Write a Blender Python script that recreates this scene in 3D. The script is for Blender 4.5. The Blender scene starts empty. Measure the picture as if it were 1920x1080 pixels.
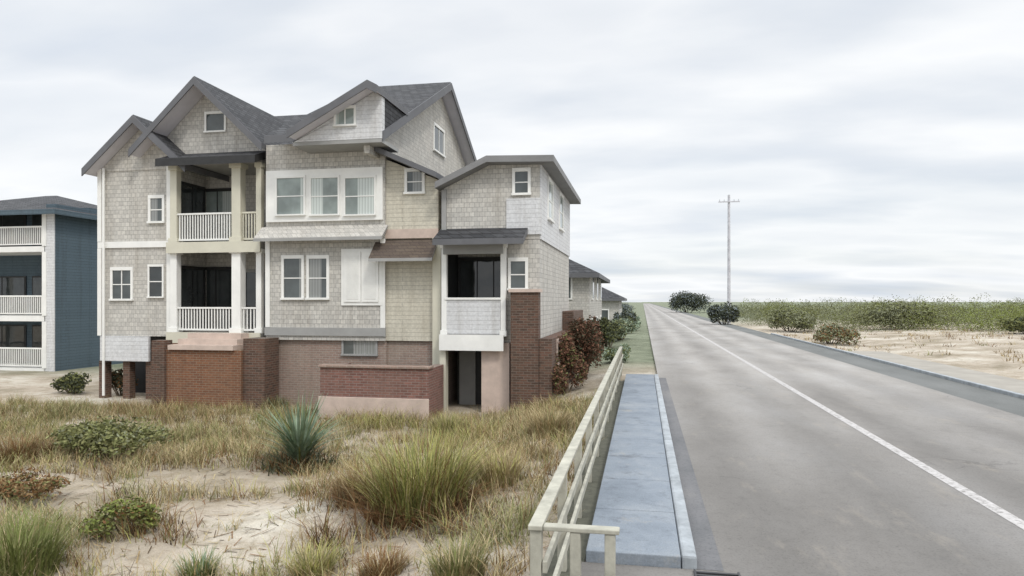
import bpy, math, random
from math import sin, cos, radians, sqrt, pi
from mathutils import Vector, noise

random.seed(7)
S = bpy.context.scene
COL = S.collection

# ------------------------------------------------------------------ camera
CAM_H = 2.7
FPX, CX, HOR, VPX = 1300.0, 960.0, 565.0, 1205.0
A = math.atan((VPX - CX) / FPX)
cA, sA = cos(A), sin(A)
cam = bpy.data.cameras.new('camera'); co = bpy.data.objects.new('camera', cam); COL.objects.link(co)
cam.lens = 36 * FPX / 1920; cam.sensor_width = 36
cam.shift_y = (HOR - 540) / 1920
cam.clip_end = 6000
co.location = (0, 0, CAM_H); co.rotation_euler = (radians(90), 0, A)
S.camera = co

# survey helpers: read a bearing / height off the photograph for a known wall plane Y, or for the ground
def FX(px, Y=22.0):
    k = (px - CX) / FPX
    return Y * (k * cA - sA) / (cA + k * sA)
def FZ(px, py, Y=22.0):
    X = FX(px, Y); d = -X * sA + Y * cA
    return CAM_H + (HOR - py) * d / FPX
def GP(px, py, z=-0.6):
    d = FPX * (CAM_H - z) / (py - HOR); u = (px - CX) / FPX * d
    return (u * cA - d * sA, d * cA + u * sA)

def sm(a, b, x):
    t = max(0.0, min(1.0, (x - a) / (b - a))); return t * t * (3 - 2 * t)
def nz(x, y, s=1.0, o=0.0):
    return noise.noise(Vector((x * s + o, y * s - o, o * 1.7)))

def ground(x, y):
    g = -0.10
    if x < -1.0:
        t = sm(-1.0, -5.0, x)
        g = -0.10 - 0.72 * t
        amp = sm(-1.2, -3.0, x) * (1 - sm(17.5, 20.5, y) * (1 - sm(40, 60, y)))
        g += amp * (0.16 * nz(x, y, 0.33, 3.1) + 0.07 * nz(x, y, 0.9, 8.2))
        g += 0.30 * math.exp(-(((x + 5.2) / 2.4) ** 2 + ((y - 10.5) / 2.2) ** 2)) * amp
        g += 0.25 * math.exp(-(((x + 11.5) / 4.0) ** 2 + ((y - 11) / 2.5) ** 2)) * amp
    elif x > 14.2:
        t = sm(14.2, 24, x)
        g = -0.10 + 0.12 * sm(14.2, 15.2, x) + t * (0.28 + 0.30 * nz(x, y, 0.11, 5.0) + 0.08 * nz(x, y, 0.5, 2.0))
    if abs(x) > 14.2 or y > 200:
        pass
    return g

# ------------------------------------------------------------------ materials
def mat(name, build):
    m = bpy.data.materials.new(name); m.use_nodes = True
    nt = m.node_tree; bs = nt.nodes['Principled BSDF']
    bs.inputs['Roughness'].default_value = 0.85
    build(nt, bs); return m
def N(nt, t, **kw):
    n = nt.nodes.new(t)
    for k, v in kw.items():
        if k in n.inputs: n.inputs[k].default_value = v
        else: setattr(n, k, v)
    return n
def L(nt, a, b): nt.links.new(a, b)
def geo(nt): return nt.nodes.new('ShaderNodeNewGeometry').outputs['Position']
def noise_n(nt, vec, scale, detail=5, rough=0.6):
    n = N(nt, 'ShaderNodeTexNoise'); n.inputs['Scale'].default_value = scale
    n.inputs['Detail'].default_value = detail; n.inputs['Roughness'].default_value = rough
    L(nt, vec, n.inputs['Vector']); return n.outputs['Fac']
def ramp(nt, fac, stops):
    r = nt.nodes.new('ShaderNodeValToRGB'); e = r.color_ramp.elements
    while len(e) < len(stops): e.new(0.5)
    for i, (p, c) in enumerate(stops):
        e[i].position = p; e[i].color = (*c, 1)
    L(nt, fac, r.inputs['Fac']); return r.outputs['Color']
def mixc(nt, f, a, b, mode='MIX'):
    m = nt.nodes.new('ShaderNodeMix'); m.data_type = 'RGBA'; m.blend_type = mode
    for s, v in ((0, f), (6, a), (7, b)):
        if isinstance(v, (int, float)): m.inputs[s].default_value = v
        elif isinstance(v, tuple): m.inputs[s].default_value = (*v, 1)
        else: L(nt, v, m.inputs[s])
    return m.outputs[2]
def bump(nt, bs, h, strength=0.3, dist=0.02):
    b = nt.nodes.new('ShaderNodeBump'); b.inputs['Strength'].default_value = strength
    b.inputs['Distance'].default_value = dist
    L(nt, h, b.inputs['Height']); L(nt, b.outputs['Normal'], bs.inputs['Normal'])
def wallvec(nt, sx=1.0, sz=1.0):
    sp = nt.nodes.new('ShaderNodeSeparateXYZ'); L(nt, geo(nt), sp.inputs[0])
    ad = N(nt, 'ShaderNodeMath', operation='ADD'); L(nt, sp.outputs[0], ad.inputs[0]); L(nt, sp.outputs[1], ad.inputs[1])
    cb = nt.nodes.new('ShaderNodeCombineXYZ')
    L(nt, ad.outputs[0], cb.inputs[0]); L(nt, sp.outputs[2], cb.inputs[1])
    return cb.outputs[0]

def plain(name, c, rough=0.75, var=0.18, scale=3.0, bmp=0.0):
    def b(nt, bs):
        f = noise_n(nt, geo(nt), scale, 8, 0.65)
        d = tuple(x * (1 - var) for x in c); e = tuple(min(1, x * (1 + var)) for x in c)
        L(nt, ramp(nt, f, [(0.3, d), (0.7, e)]), bs.inputs['Base Color'])
        bs.inputs['Roughness'].default_value = rough
        if bmp: bump(nt, bs, noise_n(nt, geo(nt), scale * 12, 4), bmp, 0.01)
    return mat(name, b)
def coursed(name, c1, c2, mortar, bw, rh, msize, rough=0.85, grime=(0.45, 0.42, 0.38), gamt=0.35, bstr=0.5):
    def b(nt, bs):
        v = wallvec(nt)
        br = nt.nodes.new('ShaderNodeTexBrick')
        br.inputs['Scale'].default_value = 1; br.inputs['Brick Width'].default_value = bw
        br.inputs['Row Height'].default_value = rh; br.inputs['Mortar Size'].default_value = msize
        br.inputs['Mortar Smooth'].default_value = 0.2
        br.inputs['Color1'].default_value = (*c1, 1); br.inputs['Color2'].default_value = (*c2, 1)
        br.inputs['Mortar'].default_value = (*mortar, 1)
        L(nt, v, br.inputs['Vector'])
        f = noise_n(nt, geo(nt), 0.9, 8, 0.7)
        fr = ramp(nt, f, [(0.42, (0, 0, 0)), (0.72, (gamt,) * 3)])
        c = mixc(nt, fr, br.outputs['Color'], grime)
        f2 = noise_n(nt, geo(nt), 14, 4, 0.6)
        c = mixc(nt, 0.35, c, ramp(nt, f2, [(0.3, (0.35,) * 3), (0.7, (1, 1, 1))]), 'MULTIPLY')
        mp = nt.nodes.new('ShaderNodeMapping'); mp.inputs['Scale'].default_value = (2.6, 2.6, 0.22); L(nt, geo(nt), mp.inputs[0])
        st = ramp(nt, noise_n(nt, mp.outputs[0], 1.0, 5, 0.65), [(0.50, (0, 0, 0)), (0.72, (0.42,) * 3)])
        c = mixc(nt, st, c, mixc(nt, 1.0, c, (0.50, 0.46, 0.41), 'MULTIPLY'))
        L(nt, c, bs.inputs['Base Color']); bs.inputs['Roughness'].default_value = rough
        inv = N(nt, 'ShaderNodeMath', operation='SUBTRACT'); inv.inputs[0].default_value = 1
        L(nt, br.outputs['Fac'], inv.inputs[1]); bump(nt, bs, inv.outputs[0], bstr, 0.012)
    return mat(name, b)

M = {}
M['siding'] = coursed('weathered_shingle_siding', (0.64, 0.62, 0.57), (0.50, 0.485, 0.45), (0.28, 0.275, 0.26), 0.17, 0.15, 0.006, grime=(0.52, 0.49, 0.44), gamt=0.5)
M['siding_cream'] = coursed('cream_lap_siding', (0.68, 0.645, 0.54), (0.62, 0.59, 0.495), (0.38, 0.36, 0.31), 3.1, 0.14, 0.006, grime=(0.46, 0.42, 0.34))
M['siding_white'] = coursed('white_lap_siding', (0.72, 0.73, 0.74), (0.69, 0.70, 0.71), (0.46, 0.46, 0.47), 3.3, 0.14, 0.006, grime=(0.5, 0.49, 0.47))
M['siding_blue'] = coursed('slate_blue_lap_siding', (0.090, 0.130, 0.160), (0.080, 0.117, 0.145), (0.04, 0.058, 0.07), 3.3, 0.15, 0.008, grime=(0.08, 0.12, 0.15))
M['roof'] = coursed('dark_asphalt_shingles', (0.072, 0.074, 0.080), (0.030, 0.032, 0.037), (0.008, 0.008, 0.009), 0.34, 0.15, 0.016, rough=0.9, grime=(0.085, 0.085, 0.088), bstr=1.0)
M['roof_brown'] = coursed('brown_asphalt_shingles', (0.13, 0.10, 0.075), (0.10, 0.075, 0.06), (0.04, 0.03, 0.03), 0.32, 0.11, 0.006, grime=(0.16, 0.13, 0.11))
M['brick'] = coursed('red_brown_brick', (0.25, 0.105, 0.052), (0.17, 0.072, 0.040), (0.26, 0.20, 0.14), 0.23, 0.078, 0.010, grime=(0.21, 0.125, 0.075), gamt=0.5)
M['brick_dark'] = coursed('dark_brown_brick', (0.155, 0.078, 0.052), (0.075, 0.044, 0.031), (0.17, 0.135, 0.11), 0.23, 0.078, 0.010, grime=(0.11, 0.075, 0.05), gamt=0.5)
M['brick_red'] = coursed('mottled_red_brick', (0.27, 0.125, 0.10), (0.17, 0.08, 0.065), (0.27, 0.215, 0.185), 0.23, 0.078, 0.010, grime=(0.23, 0.15, 0.12), gamt=0.6)
M['brick_pink'] = coursed('washed_pink_brick', (0.34, 0.235, 0.19), (0.27, 0.19, 0.155), (0.36, 0.32, 0.28), 0.23, 0.078, 0.010, grime=(0.36, 0.31, 0.25), gamt=0.5)
M['trim'] = plain('white_painted_trim', (0.78, 0.78, 0.75), 0.5, 0.08, 1.5)
M['trim_grey'] = plain('grey_painted_trim', (0.30, 0.30, 0.29), 0.6, 0.12, 1.5)
M['barge'] = plain('charcoal_painted_timber', (0.11, 0.112, 0.12), 0.6, 0.15, 1.5)
M['trim_dark'] = plain('slate_grey_painted_timber', (0.19, 0.19, 0.19), 0.6, 0.15, 1.5)
M['soffit'] = plain('pale_lavender_soffit_boards', (0.62, 0.61, 0.66), 0.6, 0.08, 1.5)
M['cream'] = plain('cream_painted_timber', (0.58, 0.56, 0.46), 0.5, 0.08, 1.5)
M['stone'] = plain('pink_cast_stone', (0.52, 0.42, 0.36), 0.8, 0.16, 2.5, 0.2)
M['dark'] = plain('dark_timber_and_recess_shade', (0.022, 0.022, 0.022), 0.6, 0.3, 4)  # also carries the shade painted into porch and under-floor recesses
M['deck'] = plain('grey_deck_boards', (0.27, 0.26, 0.24), 0.8, 0.2, 5)
def glass(name, c, rough=0.05, curtain=None):
    def b(nt, bs):
        f = noise_n(nt, geo(nt), 1.6, 3, 0.5)
        col = ramp(nt, f, [(0.35, tuple(x * 0.6 for x in c)), (0.65, c)])
        if curtain:
            sp = nt.nodes.new('ShaderNodeSeparateXYZ'); L(nt, wallvec(nt), sp.inputs[0])
            n1 = noise_n(nt, geo(nt), 0.8, 2, 0.5)
            ph = nt.nodes.new('ShaderNodeMath'); ph.operation = 'MULTIPLY_ADD'; L(nt, sp.outputs[0], ph.inputs[0]); ph.inputs[1].default_value = 62.0
            L(nt, n1, ph.inputs[2]); sn = N(nt, 'ShaderNodeMath', operation='SINE'); L(nt, ph.outputs[0], sn.inputs[0])
            h = nt.nodes.new('ShaderNodeMath'); h.operation = 'MULTIPLY_ADD'; L(nt, sn.outputs[0], h.inputs[0]); h.inputs[1].default_value = .14; h.inputs[2].default_value = .86
            cu = mixc(nt, 1.0, tuple(curtain), h.outputs[0], 'MULTIPLY')
            wv = nt.nodes.new('ShaderNodeMath'); wv.operation = 'MULTIPLY'; L(nt, sp.outputs[0], wv.inputs[0]); wv.inputs[1].default_value = 3.1
            s2 = N(nt, 'ShaderNodeMath', operation='SINE'); L(nt, wv.outputs[0], s2.inputs[0])
            mk = ramp(nt, s2.outputs[0], [(0.30, (0, 0, 0)), (0.36, (1, 1, 1))])
            col = mixc(nt, mk, col, cu)
        L(nt, col, bs.inputs['Base Color'])
        bs.inputs['Roughness'].default_value = rough; bs.inputs['Specular IOR Level'].default_value = 0.75
        bump(nt, bs, noise_n(nt, geo(nt), 0.9, 2, 0.5), 0.25, 0.05)
    return mat(name, b)
M['pane'] = glass('dark_window_glass', (0.045, 0.052, 0.052))
M['pane_pale'] = glass('window_glass_over_pale_blinds', (0.30, 0.35, 0.33), 0.06, (0.58, 0.63, 0.60))
M['pane_mid'] = glass('window_glass_over_grey_curtain', (0.085, 0.10, 0.10), 0.06, (0.26, 0.27, 0.26))
M['metal'] = plain('galvanised_steel', (0.38, 0.40, 0.42), 0.45, 0.15, 6)
M['iron'] = plain('cast_iron', (0.035, 0.035, 0.037), 0.55, 0.2, 9)
M['pole_wood'] = plain('silvered_pole_timber', (0.50, 0.50, 0.53), 0.85, 0.22, 2.0, 0.3)
M['fence_wood'] = plain('bleached_fence_timber', (0.37, 0.36, 0.30), 0.8, 0.3, 4.0, 0.3)
def _sheet(name, c0, c1, c2, big, fine, patches=None, bstr=0.25, cracks=False, tracks=False):
    def b(nt, bs):
        g = geo(nt)
        mp = nt.nodes.new('ShaderNodeMapping'); mp.inputs['Scale'].default_value = (1, 0.35, 1); L(nt, g, mp.inputs[0])
        f = noise_n(nt, mp.outputs[0], big, 6, 0.6)
        c = ramp(nt, f, [(0.32, c0), (0.5, c1), (0.68, c2)])
        f2 = noise_n(nt, g, fine, 4, 0.75)
        c = mixc(nt, 0.8, c, ramp(nt, f2, [(0.30, (0.50,) * 3), (0.47, (.96,) * 3), (0.58, (1.0,) * 3), (0.72, (1.0,) * 3)]), 'MULTIPLY')
        f4 = noise_n(nt, g, 5.5, 8, 0.8)
        c = mixc(nt, 1.0, c, ramp(nt, f4, [(0.3, (0.80,) * 3), (0.5, (1, 1, 1)), (0.7, (1.0,) * 3)]), 'MULTIPLY')
        if tracks:   # worn wheel tracks polished along the lanes
            sp = nt.nodes.new('ShaderNodeSeparateXYZ'); L(nt, g, sp.inputs[0])
            w = nt.nodes.new('ShaderNodeMath'); w.operation = 'MULTIPLY_ADD'
            L(nt, sp.outputs[0], w.inputs[0]); w.inputs[1].default_value = 2 * pi / 1.95; w.inputs[2].default_value = 0.4
            s = N(nt, 'ShaderNodeMath', operation='SINE'); L(nt, w.outputs[0], s.inputs[0])
            h = N(nt, 'ShaderNodeMath', operation='MULTIPLY_ADD'); L(nt, s.outputs[0], h.inputs[0])
            h.inputs[1].default_value = 0.10; h.inputs[2].default_value = 0.90
            c = mixc(nt, 1.0, c, h.outputs[0], 'MULTIPLY')
            # tone runs along Y: darker on the nearest stretch, lighter farther off
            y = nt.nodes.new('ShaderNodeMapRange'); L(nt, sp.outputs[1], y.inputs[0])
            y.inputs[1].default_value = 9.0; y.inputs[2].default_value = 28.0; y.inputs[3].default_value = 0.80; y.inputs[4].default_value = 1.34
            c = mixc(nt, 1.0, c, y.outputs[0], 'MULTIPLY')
        if tracks:
            dr_ = ramp(nt, noise_n(nt, mp.outputs[0], 1.7, 8, 0.72), [(0.56, (0, 0, 0)), (0.72, (0.35,) * 3)])
            c = mixc(nt, dr_, c, (0.31, 0.275, 0.225))
            oil = ramp(nt, noise_n(nt, g, 0.9, 7, 0.7), [(0.60, (0, 0, 0)), (0.74, (0.45,) * 3)])
            c = mixc(nt, oil, c, (0.10, 0.098, 0.095))
        if cracks:
            vo = nt.nodes.new('ShaderNodeTexVoronoi'); vo.feature = 'DISTANCE_TO_EDGE'; vo.inputs['Scale'].default_value = 0.42
            ds = nt.nodes.new('ShaderNodeVectorMath'); ds.operation = 'ADD'
            nn = nt.nodes.new('ShaderNodeTexNoise'); nn.inputs['Scale'].default_value = 1.6; nn.inputs['Detail'].default_value = 6
            L(nt, g, nn.inputs['Vector']); L(nt, g, ds.inputs[0]); L(nt, nn.outputs['Color'], ds.inputs[1]); L(nt, ds.outputs[0], vo.inputs['Vector'])
            k = ramp(nt, vo.outputs['Distance'], [(0.0, (0.35,) * 3), (0.012, (1, 1, 1))])
            msk = ramp(nt, noise_n(nt, g, 0.25, 3), [(0.55, (0, 0, 0)), (0.66, (0.6,) * 3)])
            c = mixc(nt, msk, c, mixc(nt, 1.0, c, k, 'MULTIPLY'))
        L(nt, c, bs.inputs['Base Color']); bs.inputs['Roughness'].default_value = 0.9
        bump(nt, bs, noise_n(nt, g, fine * 1.5, 3), bstr, 0.006)
    return mat(name, b)
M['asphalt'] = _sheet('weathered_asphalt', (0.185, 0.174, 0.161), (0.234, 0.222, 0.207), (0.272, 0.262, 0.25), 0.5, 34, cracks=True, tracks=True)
M['patch'] = _sheet('grey_repair_asphalt', (0.15, 0.15, 0.15), (0.178, 0.178, 0.178), (0.205, 0.205, 0.205), 0.9, 40)
M['shoulder'] = _sheet('darker_shoulder_asphalt', (0.10, 0.105, 0.10), (0.13, 0.135, 0.13), (0.16, 0.165, 0.16), 0.6, 30)
M['gutter'] = _sheet('stained_gutter_concrete', (0.095, 0.10, 0.105), (0.145, 0.145, 0.15), (0.20, 0.195, 0.19), 0.8, 24)
def _walk(nt, bs):
    g = geo(nt)
    f = noise_n(nt, g, 0.9, 9, 0.72)
    c = ramp(nt, f, [(0.30, (0.145, 0.172, 0.205)), (0.5, (0.21, 0.242, 0.28)), (0.70, (0.275, 0.30, 0.325))])
    st = ramp(nt, noise_n(nt, g, 2.7, 6, 0.7), [(0.55, (0, 0, 0)), (0.68, (0.6,) * 3)])
    c = mixc(nt, st, c, (0.10, 0.115, 0.135))
    sd_ = ramp(nt, noise_n(nt, g, 1.9, 7, 0.75), [(0.60, (0, 0, 0)), (0.70, (0.55,) * 3)])
    c = mixc(nt, sd_, c, (0.34, 0.32, 0.28))
    c = mixc(nt, 0.5, c, ramp(nt, noise_n(nt, g, 60, 3, 0.7), [(0.3, (0.5,) * 3), (0.6, (1, 1, 1))]), 'MULTIPLY')
    L(nt, c, bs.inputs['Base Color']); bump(nt, bs, noise_n(nt, g, 60, 3), 0.35, 0.005)
M['walk'] = mat('blue_grey_sidewalk_concrete', _walk)
M['kerb'] = plain('pale_kerb_concrete', (0.30, 0.325, 0.345), 0.85, 0.3, 3.5, 0.4)
M['path_right'] = plain('pale_path_concrete', (0.29, 0.27, 0.235), 0.9, 0.15, 1.0, 0.2)
def _line(nt, bs):
    g = geo(nt)
    f = noise_n(nt, g, 9, 6, 0.75)
    L(nt, ramp(nt, f, [(0.36, (0.20, 0.19, 0.18)), (0.50, (0.42, 0.405, 0.395)), (0.7, (0.52, 0.505, 0.50))]), bs.inputs['Base Color'])
M['soil'] = plain('dark_verge_soil', (0.075, 0.075, 0.055), 0.95, 0.35, 9, 0.5)
M['line'] = mat('worn_white_road_paint', _line)
def _sand(nt, bs):
    g = geo(nt)
    f = noise_n(nt, g, 0.35, 7, 0.62)
    c = ramp(nt, f, [(0.35, (0.26, 0.22, 0.155)), (0.5, (0.42, 0.36, 0.285)), (0.66, (0.56, 0.52, 0.44))])
    f3 = noise_n(nt, g, 2.2, 6, 0.7)
    c = mixc(nt, ramp(nt, f3, [(0.5, (0, 0, 0)), (0.68, (0.65,) * 3)]), c, (0.20, 0.155, 0.085))
    sp = nt.nodes.new('ShaderNodeSeparateXYZ'); L(nt, g, sp.inputs[0])
    # far verge along the left of the road and the land beyond is turfed
    mr = nt.nodes.new('ShaderNodeMapRange'); L(nt, sp.outputs[1], mr.inputs[0]); mr.inputs[1].default_value = 27; mr.inputs[2].default_value = 33
    mx = nt.nodes.new('ShaderNodeMapRange'); L(nt, sp.outputs[0], mx.inputs[0]); mx.inputs[1].default_value = 2.0; mx.inputs[2].default_value = 0.5
    mu = N(nt, 'ShaderNodeMath', operation='MULTIPLY'); L(nt, mr.outputs[0], mu.inputs[0]); L(nt, mx.outputs[0], mu.inputs[1])
    fy = nt.nodes.new('ShaderNodeMapRange'); L(nt, sp.outputs[1], fy.inputs[0]); fy.inputs[1].default_value = 75; fy.inputs[2].default_value = 120
    mm = N(nt, 'ShaderNodeMath', operation='MAXIMUM'); L(nt, mu.outputs[0], mm.inputs[0]); L(nt, fy.outputs[0], mm.inputs[1])
    c = mixc(nt, mm.outputs[0], c, ramp(nt, noise_n(nt, g, 0.8, 6), [(0.35, (0.12, 0.14, 0.085)), (0.65, (0.23, 0.25, 0.17))]))
    f2 = noise_n(nt, g, 45, 3, 0.75)
    c = mixc(nt, 0.5, c, ramp(nt, f2, [(0.3, (0.5,) * 3), (0.6, (1, 1, 1))]), 'MULTIPLY')
    L(nt, c, bs.inputs['Base Color']); bs.inputs['Roughness'].default_value = 0.95
    h = N(nt, 'ShaderNodeMath', operation='ADD'); L(nt, noise_n(nt, g, 7, 5, 0.6), h.inputs[0]); L(nt, f3, h.inputs[1])
    fo = nt.nodes.new('ShaderNodeTexVoronoi'); fo.inputs['Scale'].default_value = 2.6; L(nt, g, fo.inputs['Vector'])
    fm = N(nt, 'ShaderNodeMath', operation='MULTIPLY_ADD'); L(nt, fo.outputs['Distance'], fm.inputs[0]); fm.inputs[1].default_value = .7; L(nt, h.outputs[0], fm.inputs[2])
    bump(nt, bs, fm.outputs[0], 0.8, 0.09)
M['sand'] = mat('dune_sand', _sand)
def leafm(name, c, v=0.35):
    def b(nt, bs):
        f = noise_n(nt, geo(nt), 6.0, 4, 0.7)
        L(nt, ramp(nt, f, [(0.3, tuple(x * (1 - v) for x in c)), (0.7, tuple(x * (1 + v) for x in c))]), bs.inputs['Base Color'])
        bs.inputs['Roughness'].default_value = 0.8; bs.inputs['Specular IOR Level'].default_value = 0.15
        bs.inputs['Transmission Weight'].default_value = 0.0
        bs.inputs['Subsurface Weight'].default_value = 0.0
    return mat(name, b)
M['straw'] = leafm('straw_blades', (0.385, 0.315, 0.18))
M['tan'] = leafm('tan_blades', (0.25, 0.18, 0.09))
M['rust'] = leafm('rusty_dead_blades', (0.165, 0.090, 0.040))
M['russet'] = leafm('russet_leaves', (0.17, 0.085, 0.055))
M['umber'] = leafm('dark_brown_litter_and_shadow', (0.075, 0.05, 0.03))
M['olive'] = leafm('olive_blades', (0.205, 0.205, 0.09))
M['green'] = leafm('green_blades', (0.15, 0.175, 0.055))
M['yellow'] = leafm('yellow_green_blades', (0.34, 0.33, 0.115))
M['sage'] = leafm('grey_green_blades', (0.17, 0.225, 0.145))
M['leaf_dark'] = leafm('dark_green_leaves', (0.060, 0.068, 0.040))
M['leaf_mid'] = leafm('olive_green_leaves', (0.155, 0.165, 0.065))
M['leaf_green'] = leafm('fresh_green_leaves', (0.19, 0.225, 0.06))
M['leaf_slate'] = leafm('blue_grey_leaves', (0.15, 0.175, 0.18))
M['leaf_grey'] = leafm('grey_olive_leaves', (0.19, 0.20, 0.125))
M['leaf_sage'] = leafm('sage_leaves', (0.24, 0.30, 0.22))
M['bark'] = plain('shrub_bark', (0.10, 0.075, 0.05), 0.9, 0.3, 8, 0.3)

# ------------------------------------------------------------------ mesh builder
class MB:
    def __init__(s): s.v, s.f, s.m = [], [], []
    def poly(s, pts, m=0):
        b = len(s.v); s.v += [tuple(p) for p in pts]; s.f.append(tuple(range(b, b + len(pts)))); s.m.append(m)
    def solid(s, bot, top, m=0, mt=None, mb=None):
        """closed prism between two equal rings (bot listed so that its normal points away from top)"""
        n = len(bot); b = len(s.v); s.v += [tuple(p) for p in bot] + [tuple(p) for p in top]
        s.f.append(tuple(range(b, b + n))); s.m.append(m if mb is None else mb)
        s.f.append(tuple(range(b + 2 * n - 1, b + n - 1, -1))); s.m.append(m if mt is None else mt)
        for i in range(n):
            j = (i + 1) % n
            s.f.append((b + i, b + n + i, b + n + j, b + j)); s.m.append(m)
        return s
    def box(s, x0, x1, y0, y1, z0, z1, m=0):
        return s.solid([(x0, y0, z0), (x0, y1, z0), (x1, y1, z0), (x1, y0, z0)], [(x0, y0, z1), (x0, y1, z1), (x1, y1, z1), (x1, y0, z1)], m)
    def ext_y(s, pts, y0, y1, m=0):      # XZ outline pushed along Y
        return s.solid([(x, y0, z) for x, z in pts], [(x, y1, z) for x, z in pts], m)
    def ext_x(s, pts, x0, x1, m=0):      # YZ outline pushed along X
        return s.solid([(x0, y, z) for y, z in pts], [(x1, y, z) for y, z in pts], m)
    def slab(s, a, b, c, d, th, top=0, side=1, bot=1):
        lo = [(p[0], p[1], p[2] - th) for p in (a, b, c, d)]
        return s.solid(lo, [a, b, c, d], side, mt=top, mb=bot)
    def bar(s, p, q, r0, r1=None, n=8, m=0):
        r1 = r0 if r1 is None else r1
        p, q = Vector(p), Vector(q); d = (q - p).normalized()
        u = d.cross(Vector((0, 0, 1)) if abs(d.z) < 0.9 else Vector((1, 0, 0))).normalized(); w = d.cross(u)
        ra = [p + (u * cos(2 * pi * i / n) + w * sin(2 * pi * i / n)) * r0 for i in range(n)]
        rb = [q + (u * cos(2 * pi * i / n) + w * sin(2 * pi * i / n)) * r1 for i in range(n)]
        return s.solid(ra, rb, m)
    def beam(s, p, q, w, h, m=0):
        p, q = Vector(p), Vector(q); d = (q - p).normalized()
        u = d.cross(Vector((0, 0, 1))); u = u.normalized() if u.length > 1e-4 else Vector((1, 0, 0))
        t = u.cross(d).normalized()
        o = [(-w / 2, -h / 2), (w / 2, -h / 2), (w / 2, h / 2), (-w / 2, h / 2)]
        return s.solid([p + u * a + t * b for a, b in o], [q + u * a + t * b for a, b in o], m)
    def build(s, name, mats, parent=None, kind=None, bevel=0.0, smooth=False):
        me = bpy.data.meshes.new(name); me.from_pydata(s.v, [], s.f)
        if not isinstance(mats, (list, tuple)): mats = [mats]
        for m in mats: me.materials.append(m)
        me.polygons.foreach_set('material_index', s.m)
        if smooth: me.polygons.foreach_set('use_smooth', [True] * len(s.f))
        me.update()
        o = bpy.data.objects.new(name, me); COL.objects.link(o)
        if parent is not None:
            o.parent = parent
            o.matrix_parent_inverse = parent.matrix_basis.inverted() if parent.type == 'EMPTY' else __import__('mathutils').Matrix.Identity(4)
        if kind: o['kind'] = kind
        if bevel:
            bv = o.modifiers.new('bevel', 'BEVEL'); bv.width = bevel; bv.segments = 2; bv.limit_method = 'ANGLE'
        return o
def tag(o, label, cat, group=None, kind=None):
    o['label'] = label; o['category'] = cat
    if group: o['group'] = group
    if kind: o['kind'] = kind
    return o
def thing(name, label, cat, loc=(0, 0, 0), group=None):
    o = bpy.data.objects.new(name, None); COL.objects.link(o); o.location = loc; o.empty_display_size = 0.3
    bpy.context.view_layer.update()
    return tag(o, label, cat, group)

# ------------------------------------------------------------------ setting: ground, road, walks
def axis(lo, hi, a, b, step, grow=1.25):
    xs = []; x = a
    while x <= b + 1e-6: xs.append(x); x += step
    st = step; x = xs[-1]
    while x < hi: st *= grow; x = min(hi, x + st); xs.append(x)
    st = step; x = a; pre = []
    while x > lo: st *= grow; x = max(lo, x - st); pre.append(x)
    return pre[::-1] + xs
gx = axis(-1500, 1500, -26, 32, 0.25 * 1.0, 1.2); gy = axis(-20, 2600, 2, 30, 0.25, 1.16)
g = MB(); W = len(gx)
for y in gy:
    for x in gx: g.v.append((x, y, ground(x, y)))
for j in range(len(gy) - 1):
    for i in range(W - 1):
        a = j * W + i; g.f.append((a, a + 1, a + W + 1, a + W)); g.m.append(0)
g.build('ground', M['sand'], kind='structure', smooth=True)
def strip(name, m, x0, x1, y0, y1, z, kind='structure'):
    b = MB(); ys = [y0]
    while ys[-1] < y1: ys.append(min(y1, ys[-1] + max(2.0, ys[-1] * 0.2)))
    for p, q in zip(ys, ys[1:]): b.poly([(x0, p, z), (x1, p, z), (x1, q, z), (x0, q, z)])
    return b.build(name, M[m], kind=kind)
RL, RR = 0.54, 8.75
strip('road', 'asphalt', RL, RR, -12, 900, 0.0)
strip('road_shoulder', 'shoulder', RR, 10.35, -12, 900, -0.004)
strip('gutter', 'gutter', 0.54, 0.80, 7.2, 25, 0.004)
strip('road_apron', 'asphalt', -0.62, RL, -12, 7.2, 0.0)
strip('path', 'path_right', 10.5, 12.6, -12, 40, 0.03)
strip('planting_strip', 'soil', -1.02, -0.60, 3, 24, -0.02)
b = MB(); y = 7.2
while y < 24.95:
    e = min(25.0, y + 1.5); b.box(-0.58, 0.38, y + 0.008, e - 0.008, -0.15, 0.12); y = e
b.build('sidewalk', M['walk'], kind='structure', bevel=0.012)
b = MB(); y = 7.2
while y < 24.95:
    e = min(25.0, y + 3.0); b.box(0.388, 0.54, y + 0.005, e - 0.005, -0.15, 0.135); y = e
b.build('kerb', M['kerb'], kind='structure', bevel=0.03)
b = MB(); y = -12
while y < 60:
    b.box(10.35, 10.5, y + 0.005, y + 3.995, -0.15, 0.10); y += 4
b.build('kerb', M['kerb'], kind='structure', bevel=0.02)
strip('road_marking', 'line', 4.42, 4.60, -12, 600, 0.004)

# iron storm drain in the gutter by the end of the sidewalk
dr = thing('storm_drain', 'dark iron storm drain grate in the gutter at the near end of the sidewalk', 'drain', (0.75, 6.8, 0))
b = MB(); b.box(0.50, 0.94, 6.35, 7.15, -0.05, 0.004); b.build('drain_pit', M['iron'], dr)
b = MB()
for i in range(9): b.box(0.52, 0.92, 6.40 + i * 0.085, 6.435 + i * 0.085, 0.005, 0.022)
b.box(0.50, 0.52, 6.35, 7.15, 0.005, 0.024); b.box(0.92, 0.94, 6.35, 7.15, 0.005, 0.024)
b.build('grate', M['metal'] if False else M['iron'], dr)

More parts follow.
